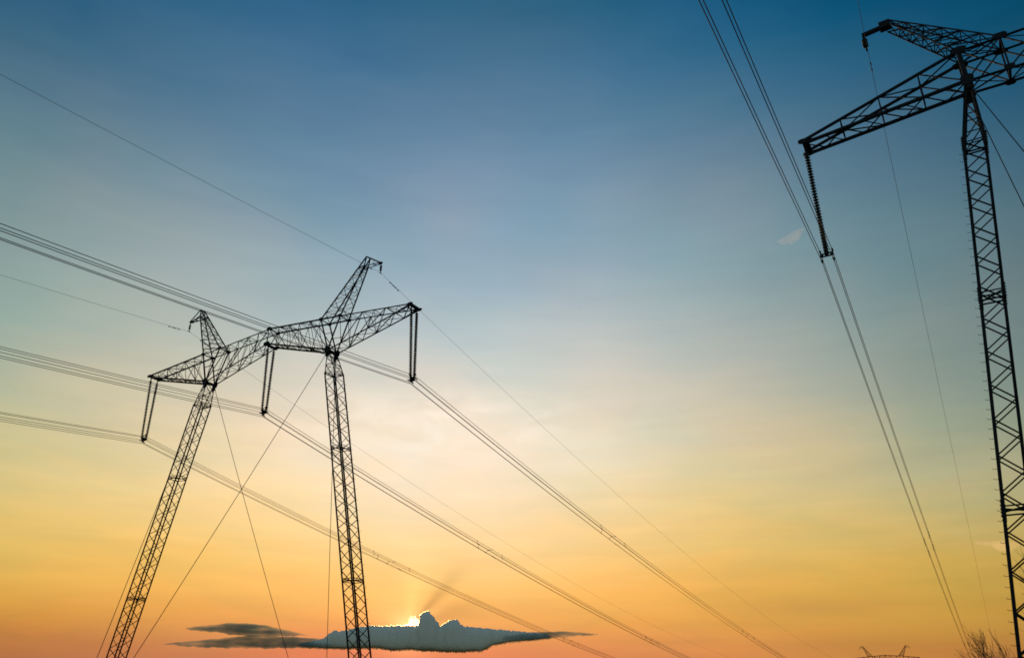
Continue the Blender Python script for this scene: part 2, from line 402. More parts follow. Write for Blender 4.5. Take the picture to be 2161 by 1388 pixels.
def lattice_mast(D, s, chord, brace, rings, half=0.75, steps=None, double=False):
    """One four-chord mast that hangs from the knee of the crossarm and narrows to a point on its footing."""
    m = MB()
    sh, zs = D['sh'], D['zsh']
    zb = 2.2
    def corner(k, z):
        cx = (-1, 1, 1, -1)[k]; cy = (-1, -1, 1, 1)[k]
        return Vector((mast_axis(D, s, z) + cx * sh, cy * sh, z))
    C = Vector((mast_axis(D, s, 20), 0, 0))
    n = int(round((zs - zb) / half))
    zz = [zs + (zb - zs) * i / n for i in range(n + 1)]
    for k in range(4):
        out = Vector(((-1, 1, 1, -1)[k], (-1, -1, 1, 1)[k], 0))
        m.angle(corner(k, zs), corner(k, zb), chord, Vector((out.x, 0, 0)))
        m.angle(corner(k, zb), Vector((mast_axis(D, s, .35) + out.x * .09, out.y * .09, .35)), chord, Vector((out.x, 0, 0)))
    for (a, b, ph) in ((0, 1, 0), (3, 2, 0), (1, 2, 1), (0, 3, 1)):
        nrm = (corner(b, 10) - corner(a, 10)).normalized().cross(Vector((0, 0, 1)))
        for i in range(n):
            p, q = (a, b) if (i + ph) % 2 == 0 else (b, a)
            m.angle(corner(p, zz[i]), corner(q, zz[i + 1]), brace, nrm)
    for z in [zs, zs - .14] + [r + d for r in rings for d in (-.1, .1)] + [zb]:
        for a, b in ((0, 1), (1, 2), (2, 3), (3, 0)):
            m.angle(corner(a, z), corner(b, z), brace * 1.05, Vector((0, 0, 1)))
    for z in [zs - .07] + list(rings):
        plates = chord > .1
        m.angle(corner(0, z), corner(2, z), brace, Vector((0, 0, 1)))
        m.angle(corner(1, z + .03), corner(3, z + .03), brace, Vector((0, 0, 1)))
        for k in range(4 if plates else 0):                    # splice plates with bolt heads
            out = Vector(((-1, 1, 1, -1)[k], (-1, -1, 1, 1)[k], 0))
            m.bar(corner(k, z - .35), corner(k, z + .35), chord * 1.25, chord * 1.25, Vector((1, 0, 0)))
            for j in range(5):
                c = corner(k, z - .28 + .14 * j)
                m.bar(c, c + Vector((out.x * (chord * .5 + .05), 0, 0)), .035)
                m.bar(c, c + Vector((0, out.y * (chord * .5 + .05), 0)), .035)
    # tapering head
    zk = D['zk'] - 0.05
    top = [Vector((s * D['K'] + (-.10, .10, .10, -.10)[k], (-1, -1, 1, 1)[k] * D['w'] * .92, zk)) for k in range(4)]
    for k in range(4):
        out = Vector(((-1, 1, 1, -1)[k], 0, 0))
        m.angle(corner(k, zs), top[k], chord * 1.05, out)
    hz = [0, .34, .66, 1]
    for (a, b, ph) in ((0, 1, 0), (3, 2, 0), (1, 2, 1), (0, 3, 1)):
        for i in range(3):
            p, q = (a, b) if (i + ph) % 2 == 0 else (b, a)
            m.angle(lerp(corner(p, zs), top[p], hz[i]), lerp(corner(q, zs), top[q], hz[i + 1]), brace)
        for t in hz[1:3]:
            m.angle(lerp(corner(a, zs), top[a], t), lerp(corner(b, zs), top[b], t), brace, Vector((0, 0, 1)))
    for (a, b) in ((0, 1), (3, 2)):
        m.plate((top[a] + top[b]) / 2 - Vector((0, 0, .25)), (1, 0, 0), (0, 0, 1), .42, .7, .03)
    m.bar(top[0] * .5 + top[1] * .5, top[2] * .5 + top[3] * .5, .2, .2)
    if steps == 'merged':
        z = 3.0
        while z < zs - .3:
            c = corner(2 if s > 0 else 1, z)
            m.rod(c, c + Vector((.2, .02, 0)), .011, 4)
            z += .8
    return m, corner

def crossarm_T1(D):
    m = MB()
    ch, br = .105, .05
    w, wt = D['w'], D['wt']
    Zv = Vector((0, 0, 1))
    for s in (-1, 1):
        def P(x, y, z): return Vector((s * x, y, z))
        nodes = {}
        for y, n in ((-w, 'A'), (w, 'B')):
            yt = wt if y > 0 else -wt
            po, pi, k = P(D['P2'], y, D['zp2']), P(D['P1'], y, D['zp1']), P(D['K'], y, D['zk'])
            tt, tb = P(D['L'], yt, D['zt'] + .05), P(D['L'], yt, D['zt'] - .07)
            ct, cb = P(0.02, y, D['zct']), P(0.02, y, D['zcb'])
            no = 6
            to = [lerp(po, tt, i / no) for i in range(no + 1)]
            bo = [lerp(k, tb, i / no) for i in range(no + 1)]
            ni = 5
            ti = [lerp(pi, ct, i / ni) for i in range(ni + 1)]
            bi = [lerp(k, cb, i / ni) for i in range(ni + 1)]
            nodes[n] = (to, bo, ti, bi, po, pi, k, ct, cb)
            m.angle(po, tt, ch, Zv); m.angle(k, tb, ch * 1.15, Zv)
            m.angle(pi, ct, ch, Zv); m.angle(k, cb, ch * 1.15, Zv); m.angle(po, pi, ch, Zv)
            fr = Vector((0, 1, 0))
            for i in range(1, no):
                m.angle(to[i], bo[i], br, fr)
            for i in range(no):
                a, b = (to[i], bo[i + 1]) if i % 2 == 0 else (bo[i], to[i + 1])
                m.angle(a, b, br * 1.1, fr)
            for i in range(1, ni + 1):
                m.angle(ti[i], bi[i], br, fr)
            for i in range(ni):
                a, b = (ti[i], bi[i + 1]) if i % 2 == 1 else (bi[i], ti[i + 1])
                m.angle(a, b, br * 1.1, fr)
            m.angle(k, po, ch * .85, fr); m.angle(k, pi, ch * .85, fr)
            kk = lerp(lerp(k, po, .5), lerp(k, pi, .5), .5)
            m.angle(lerp(k, po, .5), lerp(k, pi, .5), br, fr)
            for c, su, sv in ((po, .42, .3), (pi, .42, .3), (k, .62, .62), (ct, .42, .3), (cb, .7, .34), (lerp(tt, tb, .5), .6, .26)):
                m.plate(c + Vector((0, math.copysign(.06, y), 0)), (1, 0, 0), (0, 0, 1), su, sv, .03)
        A, B = nodes['A'], nodes['B']
        for g in (0, 1, 2, 3):
            nn = len(A[g]) - 1
            for i in range(nn):
                a, b = (A[g][i], B[g][i + 1]) if i % 2 == 0 else (B[g][i], A[g][i + 1])
                m.angle(a, b, br, Zv)
                if g in (1, 3):
                    a, b = (B[g][i], A[g][i + 1]) if i % 2 == 0 else (A[g][i], B[g][i + 1])
                    m.angle(a + Vector((0, 0, .03)), b + Vector((0, 0, .03)), br * .8, Zv)
                if i:
                    m.angle(A[g][i], B[g][i], br, Zv)
        for i in (4, 5, 6):
            m.angle(A[i], B[i], ch, Zv)
        for i in (1, 3):                                       # sway frames across the arm
            m.angle(A[0][i], B[1][i], br * .7); m.angle(A[2][i], B[3][i], br * .7)
        m.bar(A[0][-1] + Vector((0, -.12, -.05)), B[0][-1] + Vector((0, .12, -.05)), .22, .2, Zv)
        m.bar(lerp(A[1][-1], A[1][-2], .22), lerp(B[1][-1], B[1][-2], .22), .09, .09, Zv)
    for c in (D['zct'], D['zcb']):
        m.angle((0, -w, c), (0, w, c), ch, Zv)
    m.bar((0, -w - .1, D['zcb'] - .1), (0, w + .1, D['zcb'] - .1), .2, .16, Zv)
    return m

def peak_T1(D, s):
    m = MB()
    ch, br = .085, .042
    def P(x, y, z): return Vector((s * x, y, z))
    w, wp = D['w'], D['wp']
    leg = {}
    for y, n in ((-1, 'A'), (1, 'B')):
        pi, po = P(D['P1'], y * w, D['zp1']), P(D['P2'], y * w, D['zp2'])
        ai, ao = P(D['PA'], y * wp, D['ZA']), P(10.17, y * wp * 1.1, D['ZB'] + .1)
        leg['i' + n], leg['o' + n] = (pi, ai), (po, ao)
        m.angle(pi, ai, ch, (0, 1, 0)); m.angle(po, ao, ch, (0, 1, 0))
    zi = (D['ZB'] + .1 - D['zp1']) / (D['ZA'] - D['zp1'])
    n = 9
    def at(k, t):
        return lerp(*leg[k], t * (zi if k[0] == 'i' else 1))
    ts = [1 - (1 - i / n) ** 1.15 for i in range(n + 1)]
    for a, b, ph in (('iA', 'oA', 0), ('iB', 'oB', 0), ('iA', 'iB', 1), ('oA', 'oB', 1)):
        for i in range(n):
            p, q = (a, b) if (i + ph) % 2 == 0 else (b, a)
            m.angle(at(p, ts[i]), at(q, ts[i + 1]), br)
            if a[0] == b[0] or i % 3 == 2:
                continue
            m.angle(at(q, ts[i]), at(p, ts[i + 1]), br * .8)
    for a, b in (('iA', 'oA'), ('iB', 'oB'), ('iA', 'iB'), ('oA', 'oB')):
        m.angle(at(a, 1), at(b, 1), ch)
    m.angle(leg['iA'][1], leg['iB'][1], ch)
    # bracket for the earth wire
    tip = P(D['PB'], 0, D['ZB'])
    for n_ in 'AB':
        y = -1 if n_ == 'A' else 1
        t_ = tip + Vector((0, y * .10, 0))
        m.angle(leg['i' + n_][1], t_, ch * .8)
        m.angle(at('i' + n_, 1), t_, ch * .9)
        m.angle(leg['i' + n_][1], at('o' + n_, 1), ch * .8)
        m.angle(lerp(at('o' + n_, 1), t_, .4), lerp(at('o' + ('B' if n_ == 'A' else 'A'), 1), tip - Vector((0, y * .1, 0)), .62), br)
        m.angle(lerp(at('o' + n_, 1), t_, .5), lerp(leg['i' + n_][1], t_, .62), br)
    m.bar(tip + Vector((-s * .16, -.17, 0)), tip + Vector((-s * .16, .17, 0)), .1)
    m.bar(tip + Vector((-s * .3, 0, .02)), tip + Vector((s * .08, 0, 0)), .16, .1)
    for t in range(1, 9):                                       # climbing bolts
        c = lerp(*leg['iA'], t / 9)
        m.rod(c, c + Vector((-s * .16, -.08, .02)), .01, 4)
    return m

def crossarm_T2(D):
    m = MB()
    ch, br = .135, .06
    w, wt = D['w'], D['wt']
    Zv = Vector((0, 0, 1)); Yv = Vector((0, 1, 0))
    for s in (-1, 1):
        def P(x, y, z): return Vector((s * x, y, z))
        nd = {}
        for y, n in ((-w, 'A'), (w, 'B')):
            yt = math.copysign(wt, y)
            po, pi, k = P(D['P2'], y, D['zp2']), P(D['P1'], y, D['zp1']), P(D['K'], y, D['zk'])
            kb = P(D['P1'], y, D['zk'] - .02)
            tt, tb = P(D['L'], yt, D['zt'] + .08), P(D['L'], yt, D['zt'] - .10)
            ct, cb = P(.02, y, D['zct']), P(.02, y, D['zcb'])
            to = [lerp(po, tt, i / 4) for i in range(5)]
            bo = [lerp(k, tb, i / 4) for i in range(5)]
            ti = [lerp(pi, ct, i / 3) for i in range(4)]
            bi = [lerp(kb, cb, i / 3) for i in range(4)]
            nd[n] = (to, bo, ti, bi, po, pi, k, kb, ct, cb)
            m.angle(po, tt, ch * .9, Zv); m.angle(k, tb, ch * 1.05, Zv)
            m.angle(po, pi, ch, Zv); m.angle(pi, ct, ch, Zv); m.angle(k, kb, ch * 1.1, Zv); m.angle(kb, cb, ch * 1.05, Zv)
            for i in (1, 2, 3):
                m.angle(to[i], bo[i], br, Yv)
            for i in range(3):
                m.angle(to[i + 1], bo[i], br * .9, Yv)
            m.angle(po, kb, br, Yv); m.angle(k, pi, br, Yv); m.angle(pi, kb, br * 1.3, Yv)
            for i in range(3):
                m.angle(ti[i], bi[i + 1], br, Yv); m.angle(bi[i], ti[i + 1], br, Yv); m.angle(ti[i + 1], bi[i + 1], br, Yv)
            m.bar(k + Vector((0, 0, -.5)), po + Vector((0, 0, .1)), .19, .22, Yv)          # the thick post over the mast
            for c, su, sv in ((po, .72, .38), (pi, .62, .34), (k, .6, .6), (kb, .46, .32), (lerp(tt, tb, .5), .5, .3)):
                m.plate(c + Vector((0, math.copysign(.1, y), 0)), (1, 0, 0), (0, 0, 1), su, sv, .035)
        A, B = nd['A'], nd['B']
        for g in (0, 1, 2, 3):
            nn = len(A[g]) - 1
            for i in range(nn):
                if g == 1:                                      # zigzag lacing under the arm, two bays to a panel
                    mA, mB = lerp(A[g][i], A[g][i + 1], .5), lerp(B[g][i], B[g][i + 1], .5)
                    m.angle(A[g][i], mB, br * .85, Zv); m.angle(mB, A[g][i + 1], br * .85, Zv)
                    m.angle(B[g][i], mA + Vector((0, 0, .04)), br * .7, Zv)
                elif g == 3:
                    m.angle(A[g][i], B[g][i + 1], br, Zv); m.angle(B[g][i] + Vector((0, 0, .05)), A[g][i + 1] + Vector((0, 0, .05)), br, Zv)
                else:
                    a, b = (A[g][i], B[g][i + 1]) if i % 2 == 0 else (B[g][i], A[g][i + 1])
                    m.angle(a, b, br * .85, Zv)
                if i:
                    m.angle(A[g][i], B[g][i], br, Zv)
        m.angle(A[7], B[6], br, Zv); m.angle(A[6], B[7], br, Zv)
        m.angle(A[4], B[5], br, Zv); m.angle(A[5], B[4], br, Zv)
        for i in (4, 5, 6, 7):
            m.angle(A[i], B[i], ch * .8, Zv)
        m.bar(A[0][-1] + Vector((s * -.1, -.12, -.08)), B[0][-1] + Vector((s * -.1, .12, -.08)), .26, .32, Zv)
    for c in (D['zct'], D['zcb']):
        m.angle((0, -w, c), (0, w, c), ch, Zv)
    return m

def peak_T2(D, s):
    m = MB()
    ch, br = .09, .045
    def P(x, y, z): return Vector((s * x, y, z))
    w = D['w']
    end = {('i', -1): P(D['PA'] - .05, -.16, D['ZA'] + .10), ('i', 1): P(D['PA'] - .05, .16, D['ZA'] + .10),
           ('o', -1): P(D['PA'] - .08, -.20, D['ZA'] - .22), ('o', 1): P(D['PA'] + .12, .20, D['ZA'] - .34)}
    leg = {}
    for y in (-1, 1):
        leg[('i', y)] = (P(D['P1'], y * w, D['zp1']), end[('i', y)])
        leg[('o', y)] = (P(D['P2'], y * w, D['zp2']), end[('o', y)])
        for k in 'io':
            m.angle(*leg[(k, y)], ch, (0, 1, 0))
    n = 6
    def at(k, t): return lerp(*leg[k], t)
    for a, b, ph in ((('i', -1), ('o', -1), 0), (('i', 1), ('o', 1), 0), (('i', -1), ('i', 1), 1), (('o', -1), ('o', 1), 1)):
        for i in range(n):
            t0, t1 = i / n, (i + 1) / n
            p, q = (a, b) if (i + ph) % 2 == 0 else (b, a)
            m.angle(at(p, t0), at(q, t1), br)
            m.angle(at(q, t0), at(p, t1), br * .8)
            if i:
                m.angle(at(a, t0), at(b, t0), br)
    # solid boxed bracket arm
    c = P(D['PA'], 0, D['ZA'] - .03)
    tip = P(D['PB'] + .08, 0, D['ZB'] - .10)
    m.bar(c + Vector((-s * .1, 0, 0)), c + Vector((s * .45, 0, -.02)), .42, .40, Vector((0, 0, 1)))
    m.bar(c + Vector((s * .40, 0, -.05)), tip, .17, .22, Vector((0, 0, 1)))
    m.bar(tip + Vector((-s * .03, 0, .1)), tip + Vector((-s * .03, 0, -.2)), .14, .1, Vector((1, 0, 0)))
    return m

def guy(D, s, yk, anchor):
    m = MB()
    top = Vector((s * D['K'], yk * D['w'] * .9, D['zk'] - .1))
    pts = []
    for i in range(17):
        t = i / 16
        p = lerp(top, anchor, t)
        p.z -= 0.5 * 4 * t * (1 - t) * .5
        pts.append(p)
    m.tube(pts, .022, 6)
    m.rod(lerp(top, anchor, .0), lerp(top, anchor, .015), .05, 6)
    m.rod(lerp(top, anchor, .97), anchor, .045, 6)
    return m

T_LABEL = "whole guyed lattice pylon on two splayed masts with both horns against the pale sky"
def whole_pylon(label, loc, yaw):
    t1 = thing("transmission_tower", label, "power pylon", loc, yaw, "power pylons of the two lines")
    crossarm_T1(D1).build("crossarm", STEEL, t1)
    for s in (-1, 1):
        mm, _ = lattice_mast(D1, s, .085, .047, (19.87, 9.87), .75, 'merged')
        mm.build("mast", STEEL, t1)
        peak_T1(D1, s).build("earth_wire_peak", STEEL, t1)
        f = MB(); x = mast_axis(D1, s, 0)
        f.bar((x, 0, -.6), (x, 0, .28), 1.5, 1.5); f.bar((x, 0, .28), (x, 0, .42), .5, .5)
        f.build("footing", CONCRETE, t1)
        guy(D1, s, 1, Vector((s * .85, 10.7, 0))).build("guy_wire", CABLE, t1)
        guy(D1, s, -1, Vector((.6 if s > 0 else -1.15, -10.7, 0))).build("guy_wire", CABLE, t1)
    return t1
whole_pylon(T_LABEL, LOC1, YAW1)
MB.stout = 1.9                                                  # same design, bars thickened so the far lattice still shows
whole_pylon("tiny far-off pylon showing only its two horns and arched crossarm at the bottom edge", LOC3, YAW3)
MB.stout = 1.0

t2 = thing("transmission_tower", "near heavy lattice pylon with hook-shaped step bolts up its mast, cropped by the right edge", "power pylon",
           LOC2, YAW2, "power pylons of the two lines")
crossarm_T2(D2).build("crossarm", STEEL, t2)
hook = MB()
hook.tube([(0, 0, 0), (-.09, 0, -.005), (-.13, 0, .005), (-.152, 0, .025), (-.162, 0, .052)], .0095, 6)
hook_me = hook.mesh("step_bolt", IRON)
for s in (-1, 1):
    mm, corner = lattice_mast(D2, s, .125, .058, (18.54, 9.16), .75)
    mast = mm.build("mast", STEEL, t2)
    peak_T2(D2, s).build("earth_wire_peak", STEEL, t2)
    if s < 0:
        z = 3.2
        while z < D2['zsh'] - .3:
            link("step_bolt", hook_me, mast, corner(0, z) + Vector((-.06, 0, 0)))
            z += .42
    f = MB(); x = mast_axis(D2, s, 0)
    f.bar((x, 0, -.6), (x, 0, .28), 1.5, 1.5); f.bar((x, 0, .28), (x, 0, .42), .5, .5)
    f.build("footing", CONCRETE, t2)
    guy(D2, s, 1, Vector((s * 2.7, 11.5, 0))).build("guy_wire", CABLE, t2)
    guy(D2, s, -1, Vector((s * 2.7, -11.5, 0))).build("guy_wire", CABLE, t2)

# ------------------------------------------------------------------ insulator strings
def rot2(yaw, v):
    return Vector((math.cos(yaw) * v[0] - math.sin(yaw) * v[1], math.sin(yaw) * v[0] + math.cos(yaw) * v[1], v[2]))
dm = MB()
dm.lathe([(.02, .06), (.045, .055), (.05, .02), (.085, .012), (.128, -.012), (.135, -.03), (.12, -.036), (.10, -.022), (.085, -.038), (.06, -.02), (.02, -.03)], 14)
disc_me = dm.mesh("glass_disc", GLASS, True)

def insulator(label, loc, yaw, low, top_half, bot_half, n_disc, clamps, group, yoke_flat):
    """Double suspension string: two strings of glass discs, a yoke plate and one clamp per sub-conductor. low: bottom centre, in local axes."""
    root = thing("insulator_string", label, "insulator", loc, yaw, group)
    low = Vector(low)
    for sy in (-1, 1):
        a = Vector((0, sy * top_half, 0)); b = low + Vector((0, sy * bot_half, .0))
        d = (b - a).normalized(); ln = (b - a).length
        m = MB()
        m.rod(a, b, .045, 6)
        m.rod(a, a + d * .28, .035, 6); m.bar(a + d * .02, a + d * .14, .11, .05)
        m.rod(b - d * .16, b, .035, 6)
        st = m.build("disc_string", IRON, root)
        q = (-d).to_track_quat('Z', 'Y')
        t0, t1_ = .34, ln - .20
        for i in range(n_disc):
            link("glass_disc", disc_me, st, a + d * (t0 + (t1_ - t0) * i / (n_disc - 1)), q)
    y = MB()
    if yoke_flat:
        # long flat plate across the line with two lightening holes
        hw, hz = .33, .085
        for (x0, x1) in ((-hw, -.17), (-.10, .10), (.17, hw)):
            y.bar(low + Vector(((x0 + x1) / 2, 0, -.11)), low + Vector(((x0 + x1) / 2, 0, .09)), x1 - x0, .08, Vector((1, 0, 0)))
        for zz in (.065, -.085):
            y.bar(low + Vector((-.18, 0, zz)), low + Vector((.18, 0, zz)), .05, .076, Vector((0, 0, 1)))
        y.bar(low + Vector((0, -bot_half - .05, .05)), low + Vector((0, bot_half + .05, .05)), .09, .09, Vector((0, 0, 1)))
    else:
        y.bar(low + Vector((0, -bot_half - .1, .0)), low + Vector((0, bot_half + .1, .0)), .16, .07, Vector((0, 0, 1)))
        y.plate(low + Vector((0, 0, -.12)), (1, 0, 0), (0, 0, 1), .5, .36, .05)
        y.plate(low + Vector((0, 0, -.06)), (0, 1, 0), (0, 0, 1), .5, .3, .05)
    y.build("yoke_plate", IRON, root)
    for cx, cz in clamps:
        c = MB()
        p = low + Vector((cx, 0, cz))
        nearx = max(-.26, min(.26, cx))
        c.bar(p + Vector((0, 0, .02)), low + Vector((nearx * (1 if yoke_flat else .7), 0, max(-.2, min(.05, cz)))), .035, .035)
        c.tube([p + Vector((0, -.2, -.035)), p + Vector((0, -.1, .0)), p + Vector((0, 0, .015)), p + Vector((0, .1, .0)), p + Vector((0, .2, -.035))],
               [.022, .045, .06, .045, .022], 6)
        c.build("suspension_clamp", IRON, root)
    return root

PENTA = [(.36 * math.cos(R(-90 + 72 * k)), .36 * math.sin(R(-90 + 72 * k)) - .02) for k in range(5)]
QUAD = [(-.30, .22), (.30, .22), (-.29, -.32), (.29, -.32)]
G_INS = "glass insulator strings holding the conductor bundles"
for key, x, z, word in (('R', D1['L'], D1['zt'], "right tip of the whole pylon's crossarm, above the sun"),
                        ('C', 0, D1['zcb'], "middle of the whole pylon's crossarm, between its masts"),
                        ('L', -D1['L'], D1['zt'], "left tip of the whole pylon's crossarm, lowest in the sky")):
    loc = Vector(LOC1) + rot2(YAW1, (x, 0, z - .12))
    insulator("glass insulator string at the " + word, loc, YAW1, (.282, 0, -6.0), .36, .23, 38, PENTA, G_INS, False)
loc = Vector(LOC2) + rot2(YAW2, (-D2['L'], 0, D2['zt'] - .2))
insulator("large near glass insulator string hanging from the cropped pylon's crossarm", loc, YAW2, (0, .917, -6.0), .16, .09, 34, QUAD, G_INS, True)

def earth_insulator(label, loc, yaw, n, sc=1.0):
    root = thing("earth_wire_insulator", label, "insulator", loc, yaw, "short insulators holding the earth wires")
    m = MB(); m.rod((0, 0, 0), (0, 0, -.95), .02, 6); m.rod((0, 0, 0), (0, 0, -.2), .035, 6)
    st = m.build("link_rod", IRON, root)
    for i in range(n):
        o = link("glass_disc", disc_me, st, (0, 0, -.28 - .11 * i)); o.scale = (sc, sc, 1)
    c = MB(); c.tube([(0, -.18, -.99), (0, -.08, -.95), (0, .08, -.95), (0, .18, -.99)], [.02, .045, .045, .02], 6)
    c.build("suspension_clamp", IRON, root)
    return root
for s, w_ in ((1, "highest horn of the whole pylon"), (-1, "left horn of the whole pylon")):
    earth_insulator("short insulator on the bracket of the " + w_, Vector(LOC1) + rot2(YAW1, (s * (D1['PB'] - .02), 0, D1['ZB'])), YAW1, 5, .8)
earth_insulator("short stubby insulator under the boxed bracket arm of the cropped near pylon", Vector(LOC2) + rot2(YAW2, (-D2['PB'] - .05, 0, D2['ZB'] - .14)), YAW2, 5, 1.1)
for s, w_ in ((1, "right"), (-1, "left")):
    earth_insulator("minute insulator on the %s horn of the tiny far-off pylon" % w_, Vector(LOC3) + rot2(YAW3, (s * (D1['PB'] - .02), 0, D1['ZB'])), YAW3, 5)

# ------------------------------------------------------------------ conductors and earth wires
SPANS = {
    '1Rf': ((-7.521, 57.42, 24.282), (205.944, 438.667, 17.677), 14.37),
    '1Cf': ((-20.948, 65.418, 24.304), (193.355, 445.371, 19.091), 16.22),
    '1Lf': ((-34.374, 73.415, 24.282), (179.282, 452.911, 18.374), 15.24),
    '1eRf': ((-11.027, 59.509, 34.654), (203.717, 439.822, 31.123), 17.92),
    '1eLf': ((-31.353, 71.615, 34.654), (185.896, 449.252, 34.151), 20.37),
    '1Rn': ((-7.521, 57.42, 24.282), (-232.332, -320.813, 24.431), 13.23),
    '1Cn': ((-20.948, 65.418, 24.304), (-246.725, -312.239, 23.989), 13.99),
    '1Ln': ((-34.374, 73.415, 24.282), (-259.563, -304.593, 24.262), 14.18),
    '1eRn': ((-11.027, 59.509, 34.654), (-235.868, -318.706, 34.763), 12.36),
    '1eLn': ((-31.353, 71.615, 34.654), (-256.718, -306.288, 34.556), 14.76),
    '2Lf': ((16.194, 36.231, 23.065), (230.134, 420.717, 22.958), 14.1),
    '2eLf': ((19.146, 33.398, 34.32), (232.926, 417.974, 34.277), 14.0),
    '2Ln': ((16.194, 36.231, 23.065), (-196.72, -348.824, 23.08), 13.93),
    '2eLn': ((19.146, 33.398, 34.32), (-193.87, -351.6, 34.319), 14.01),
}

def span_pts(key, n=70, upto=1.0):
    a, b, sag = SPANS[key]
    a, b = Vector(a), Vector(b)
    out = []
    for i in range(n + 1):
        t = upto * (i / n) ** 1.35
        p = lerp(a, b, t); p.z -= 4 * sag * t * (1 - t)
        out.append(p)
    return out
def at_span(key, t):
    a, b, sag = SPANS[key]
    p = lerp(a, b, t); p.z -= 4 * sag * t * (1 - t)
    return p

def bundle(label, near, far, offs, clusters, yaw, rad):
    a = Vector(SPANS[far][0])
    root = thing("conductor_bundle", label, "power cable", a, 0, "conductor bundles of the power lines")
    ax = Vector((math.cos(yaw), math.sin(yaw), 0))
    pn, pf = span_pts(near), span_pts(far)
    path = pn[::-1] + pf[1:]
    def off(k): return ax * offs[k][0] + Vector((0, 0, offs[k][1]))
    for k in range(len(offs)):
        m = MB()
        m.tube([p + off(k) - a for p in path], rad, 5)
        m.build("conductor", CABLE, root, True)
    nk = len(offs)
    order = list(range(nk)) if nk == 5 else [0, 1, 3, 2]
    rr = random.Random(len(label))
    for (t0, t1_) in clusters:
        nL = 6 if nk == 5 else 4
        for j in range(nL):
            t = t0 + (t1_ - t0) * j / (nL - 1)
            e = order[(j * 2 + 1) % nk]; f_ = order[((j * 2 + 1) % nk + 1) % nk]
            e = order[(j * 2 + 1) % nk]
            idx = (j * 2 + 1) % nk
            e, f_ = order[idx], order[(idx + 1) % nk]
            p = at_span(far, t) - a
            q = at_span(far, t + .0004) - a
            m = MB()
            m.rod(p + off(e), p + off(f_), .016, 6)
            d = (q - p).normalized()
            for k in (e, f_):
                m.rod(p + off(k) - d * .11, p + off(k) + d * .11, .04, 6)
            m.build("spacer", IRON, root)
    return root

bundle("five-wire cable bundle on the whole pylon's right arm, passing above the sun", '1Rn', '1Rf', PENTA, [(.0800, .0953), (.2075, .2228)], YAW1, .0195)
bundle("five-wire cable bundle carried at the middle of the whole pylon's crossarm", '1Cn', '1Cf', PENTA, [(.0793, .0925), (.2020, .2140)], YAW1, .0195)
bundle("five-wire cable bundle on the whole pylon's left arm, crossing the dark cloud", '1Ln', '1Lf', PENTA, [(.0805, .0980), (.2043, .2185)], YAW1, .0195)
bundle("thick near bundle of four cables plunging steeply past the near pylon's insulator", '2Ln', '2Lf', QUAD, [(.1120, .1275), (.262, .2695)], YAW2 + .031, .018)

damp = MB()
damp.rod((0, -.26, 0), (0, .26, 0), .009, 5)
damp.rod((0, -.30, 0), (0, -.15, 0), .042, 7); damp.rod((0, .15, 0), (0, .30, 0), .042, 7); damp.bar((0, 0, 0), (0, 0, .085), .04)
damp_me = damp.mesh("vibration_damper", IRON)
def earth_wire(label, near, far, rad, dampers):
    a = Vector(SPANS[far][0])
    root = thing("earth_wire", label, "power cable", a, 0, "thin earth wires over the power lines")
    m = MB(); m.tube([p - a for p in span_pts(near)[::-1] + span_pts(far)[1:]], rad, 5)
    w_ = m.build("wire", CABLE, root, True)
    for key, t in dampers:
        p, q = at_span(key, t), at_span(key, t + .001)
        d = (q - p).normalized()
        link("vibration_damper", damp_me, root, p - a - Vector((0, 0, .09)), d.to_track_quat('Y', 'Z'))
    return root
earth_wire("thin earth wire over the highest horn, coming in from the upper left sky", '1eRn', '1eRf', .011, [('1eRf', .0036), ('1eRf', .0052), ('1eRn', .0032)])
earth_wire("faint thin earth wire held by the left horn of the whole pylon", '1eLn', '1eLf', .011, [('1eLf', .0040), ('1eLf', .0055), ('1eLn', .0030), ('1eLn', .0045)])
earth_wire("thin earth wire dropping from the near pylon's boxed bracket arm", '2eLn', '2eLf', .012, [('2eLf', .0028)])

# ------------------------------------------------------------------ bare trees
def bare_tree(label, loc, height, seed, lean, levels, spread, tw):
    rr = random.Random(seed)
    root = thing("bare_tree", label, "tree", loc, 0, "leafless trees at the foot of the near pylon")
    trunk, crown = MB(), MB()
    def grow(p, d, ln, r, lev, mb):
        n = 6 if lev == 0 else 5
        pts, rs = [p.copy()], [r]
        dirs = [d.copy()]
        for i in range(n):
            d = d + Vector((rr.gauss(0, .10), rr.gauss(0, .10), rr.gauss(0, .07) + (.05 if lev else 0))) + Vector(lean) * .06
            d.normalize()
            p = p + d * (ln / n)
            pts.append(p.copy()); dirs.append(d.copy())
            rs.append(max(tw, r * (1 - .75 * (i + 1) / n)))
        mb.tube(pts, rs, 6 if lev < 2 else 4 if lev < 3 else 3)
        if lev >= len(levels):
            return
        for c in range(levels[lev]):
            t = .28 + .70 * (c + rr.random()) / levels[lev]
            i = min(n - 1, int(t * n))
            bp = lerp(pts[i], pts[i + 1], t * n - i)
            bd = dirs[i + 1]
            side = bd.orthogonal().normalized()
            side = Quaternion(bd, rr.uniform(0, 2 * math.pi)) @ side
            ang_ = spread * rr.uniform(.6, 1.25)
            nd = (bd * math.cos(ang_) + side * math.sin(ang_)).normalized()
            nd.z += .18; nd.normalize()
            grow(bp, nd, ln * rr.uniform(.50, .80) * (1.1 - .35 * t), max(tw, rs[i] * .62), lev + 1, trunk if lev == 0 else crown)
    grow(Vector((0, 0, -.1)), Vector((lean[0] * .3, lean[1] * .3, 1)).normalized(), height * .60, height * .013, 0, trunk)
    trunk.build("trunk", BARK, root, True)
    crown.build("crown", BARK, root, True)
    return root
def at_azel(az_, d):
    return (d * math.sin(R(az_)), d * math.cos(R(az_)), -.05)
